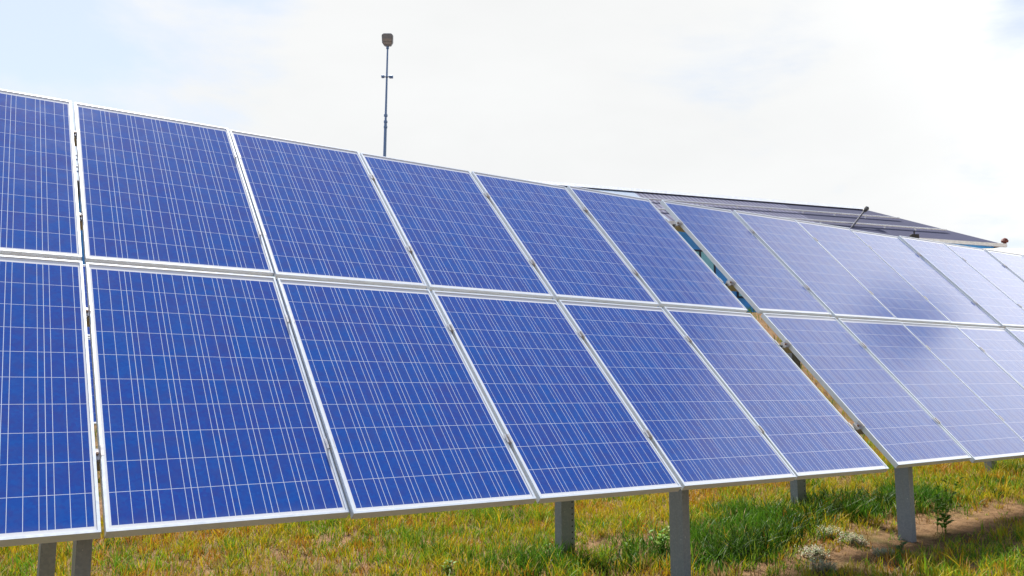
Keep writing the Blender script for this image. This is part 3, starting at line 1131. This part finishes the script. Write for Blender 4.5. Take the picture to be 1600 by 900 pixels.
# weeds with stalks and real leaves
def weed(x, y, h, nst, leaves, size, pal, label, group=None, name='weed', cat='weed', spread=.02):
    V, F, C = [], [], []

    def leaf(o, dirv, ln, wd, col):
        dirv = dirv.normalized()
        side = dirv.cross(Vector((0, 0, 1))).normalized()
        n0 = len(V)
        up = side.cross(dirv).normalized()
        for t, wf, dz in ((0, .08, 0), (.3, .9, .06), (.65, .8, .02), (1, .03, -.12)):
            c = o + dirv * (ln * t) + Vector((0, 0, dz * ln))
            V.append(c - side * (wd * wf / 2) + up * (.10 * wd * wf))
            V.append(c)
            V.append(c + side * (wd * wf / 2) + up * (.10 * wd * wf))
        for i in range(3):
            a = n0 + i * 3
            F.append((a, a + 1, a + 4, a + 3)); F.append((a + 1, a + 2, a + 5, a + 4))
        C.extend([col] * 12)
    for k in range(nst):
        ang = random.random() * 6.28
        ln = h * (.6 + .5 * random.random())
        tilt = .12 + .35 * random.random()
        r0 = Vector((random.gauss(0, spread), random.gauss(0, spread), -.01))
        pts = [r0 + Vector((math.cos(ang) * tilt * ln * t * t, math.sin(ang) * tilt * ln * t * t, ln * t)) for t in (0, .35, .7, 1)]
        col = pal[random.randrange(len(pal))]
        n0 = len(V)
        for i, p in enumerate(pts):
            rr = .0028 * (1 - .6 * i / 3)
            for q_ in range(4):
                V.append(p + Vector((math.cos(q_ * 1.571) * rr, math.sin(q_ * 1.571) * rr, 0)))
        for i in range(3):
            for q_ in range(4):
                a, b = n0 + i * 4 + q_, n0 + i * 4 + (q_ + 1) % 4
                F.append((a, b, b + 4, a + 4))
        C.extend([tuple(.8 * c for c in col)] * 16)
        for j in range(leaves):
            t = .15 + .85 * (j + random.random() * .5) / leaves
            i = min(2, int(t * 3))
            p = pts[i].lerp(pts[i + 1], t * 3 - i) if t < 1 else pts[3]
            a2 = j * 2.4 + ang
            f = .75 + .5 * random.random()
            leaf(p, Vector((math.cos(a2), math.sin(a2), .45)), size * f * (1.15 - .55 * t), size * f * .42 * (1.15 - .5 * t),
                 tuple(c * (.8 + .45 * random.random()) for c in col))
    me = bpy.data.meshes.new(name)
    me.from_pydata([tuple(v) for v in V], [], F)
    at_ = me.attributes.new('tint', 'FLOAT_COLOR', 'POINT')
    at_.data.foreach_set('color', np.array([(*c, 1.0) for c in C], dtype=np.float32).ravel())
    me.materials.append(M_LEAF)
    o = link(name, me)
    o.location = (x, y, gz(x, y))
    tag(o, label, cat, group)
    return o



# lush grass where rain runs off the panels, shade put into its green: nobody could count it
def tall_grass():
    Ps, Hs, La, Lm, Cs = [], [], [], [], []
    spots = [(7.5, 1.7, 1.1), (7.6, 1.4, 1.25), (7.85, 1.25, 1.1), (8.0, 1.55, 1.0), (8.3, 1.3, .85), (8.8, 1.15, .6), (9.4, 1.0, .5),
             (6.95, 1.35, 1.1), (6.55, 1.2, 1.0), (6.1, 1.0, 1.1), (5.75, .92, 1.1), (5.45, .85, 1.1), (5.2, .85, 1.0),
             (4.95, 1.0, .75), (4.6, 1.1, .7), (4.3, 1.25, .6), (3.9, 1.4, .6), (3.5, 1.5, .5), (8.0, 1.9, .8), (7.0, 1.8, .8),
             (7.3, -.45, .55), (6.95, -.5, .5), (7.7, -.35, .55), (8.1, -.3, .5), (3.0, 1.7, .5)]
    for s, d, k in spots:
        n = int((300 if (s > 5 and d > .5) else 190) * k)
        a = RNG.random(n) * 6.283
        r = np.abs(RNG.normal(0, .15, n))
        S, D = s + 1.4 * r * np.cos(a), d + r * np.sin(a)
        X = B0.x + RD.x * S + BD.x * D; Y = B0.y + RD.y * S + BD.y * D
        Ps.append(np.stack([X, Y, ground_z(X, Y) - .006], 1))
        Hs.append((.07 + .17 * RNG.random(n) ** 1.3) * k)
        La.append(RNG.random(n) * 6.283); Lm.append(.15 + .95 * RNG.random(n))
        pal = GREEN * .42 if d > .3 else YELL * np.array([.7, 1.05, 1])  # green darkened to stand in for the shade under the panels
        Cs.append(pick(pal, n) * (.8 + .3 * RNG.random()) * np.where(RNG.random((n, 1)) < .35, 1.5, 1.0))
    C = np.concatenate(Cs); n = len(C)
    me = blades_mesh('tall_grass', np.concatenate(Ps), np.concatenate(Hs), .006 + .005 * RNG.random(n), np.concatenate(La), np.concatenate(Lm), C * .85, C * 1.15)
    tag(link('tall_grass', me), 'tall dark green grass with painted-in shade, in a strip under the panels', 'grass', kind='stuff')


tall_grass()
WG = [(.10, .23, .015), (.13, .27, .02), (.16, .26, .02)]
PALE = [(.44, .44, .30), (.50, .48, .36), (.38, .40, .25)]
weed(3.56, 7.11, .46, 6, 14, .09, WG, 'tall leafy green weed right of the front post of the far table')
weed(1.12, 6.58, .24, 6, 7, .080, WG, 'bright green broad-leaved weed just left of the nearest full front post')
weed(.86, 6.44, .15, 5, 6, .055, WG, 'low yellow-green weed between the punched back post and the broad-leaved weed')
weed(-.44, 6.02, .12, 4, 5, .06, WG, 'small green weed at the bottom photo edge under the third panel')
weed(2.88, 6.44, .13, 4, 5, .075, [(.07, .16, .05), (.09, .18, .06)], 'dark bluish-green leafy weed at the foot of the far table front post')
weed(.28, 6.60, .13, 4, 6, .05, WG, 'small green weed beside the foot of the punched back post')
for (x, y, h, lb) in ((2.57, 7.02, .15, 'pale grey-green herb at the back of the bare soil, beside the dark tall grass'),
                      (2.70, 6.80, .14, 'pale grey-green herb on the bare soil nearest the far table front post'),
                      (2.76, 6.42, .10, 'low pale grey-green herb in front of the far table front post'),
                      (2.24, 6.40, .16, 'pale grey-green herb at the left side of the bare soil patch'),
                      (2.16, 5.99, .15, 'pale grey-green herb on bare soil at the bottom photo edge')):
    weed(x, y, h * .62, 46, 11, .030, PALE, lb, 'pale herbs on the bare soil patch', 'herb', 'herb', .045)
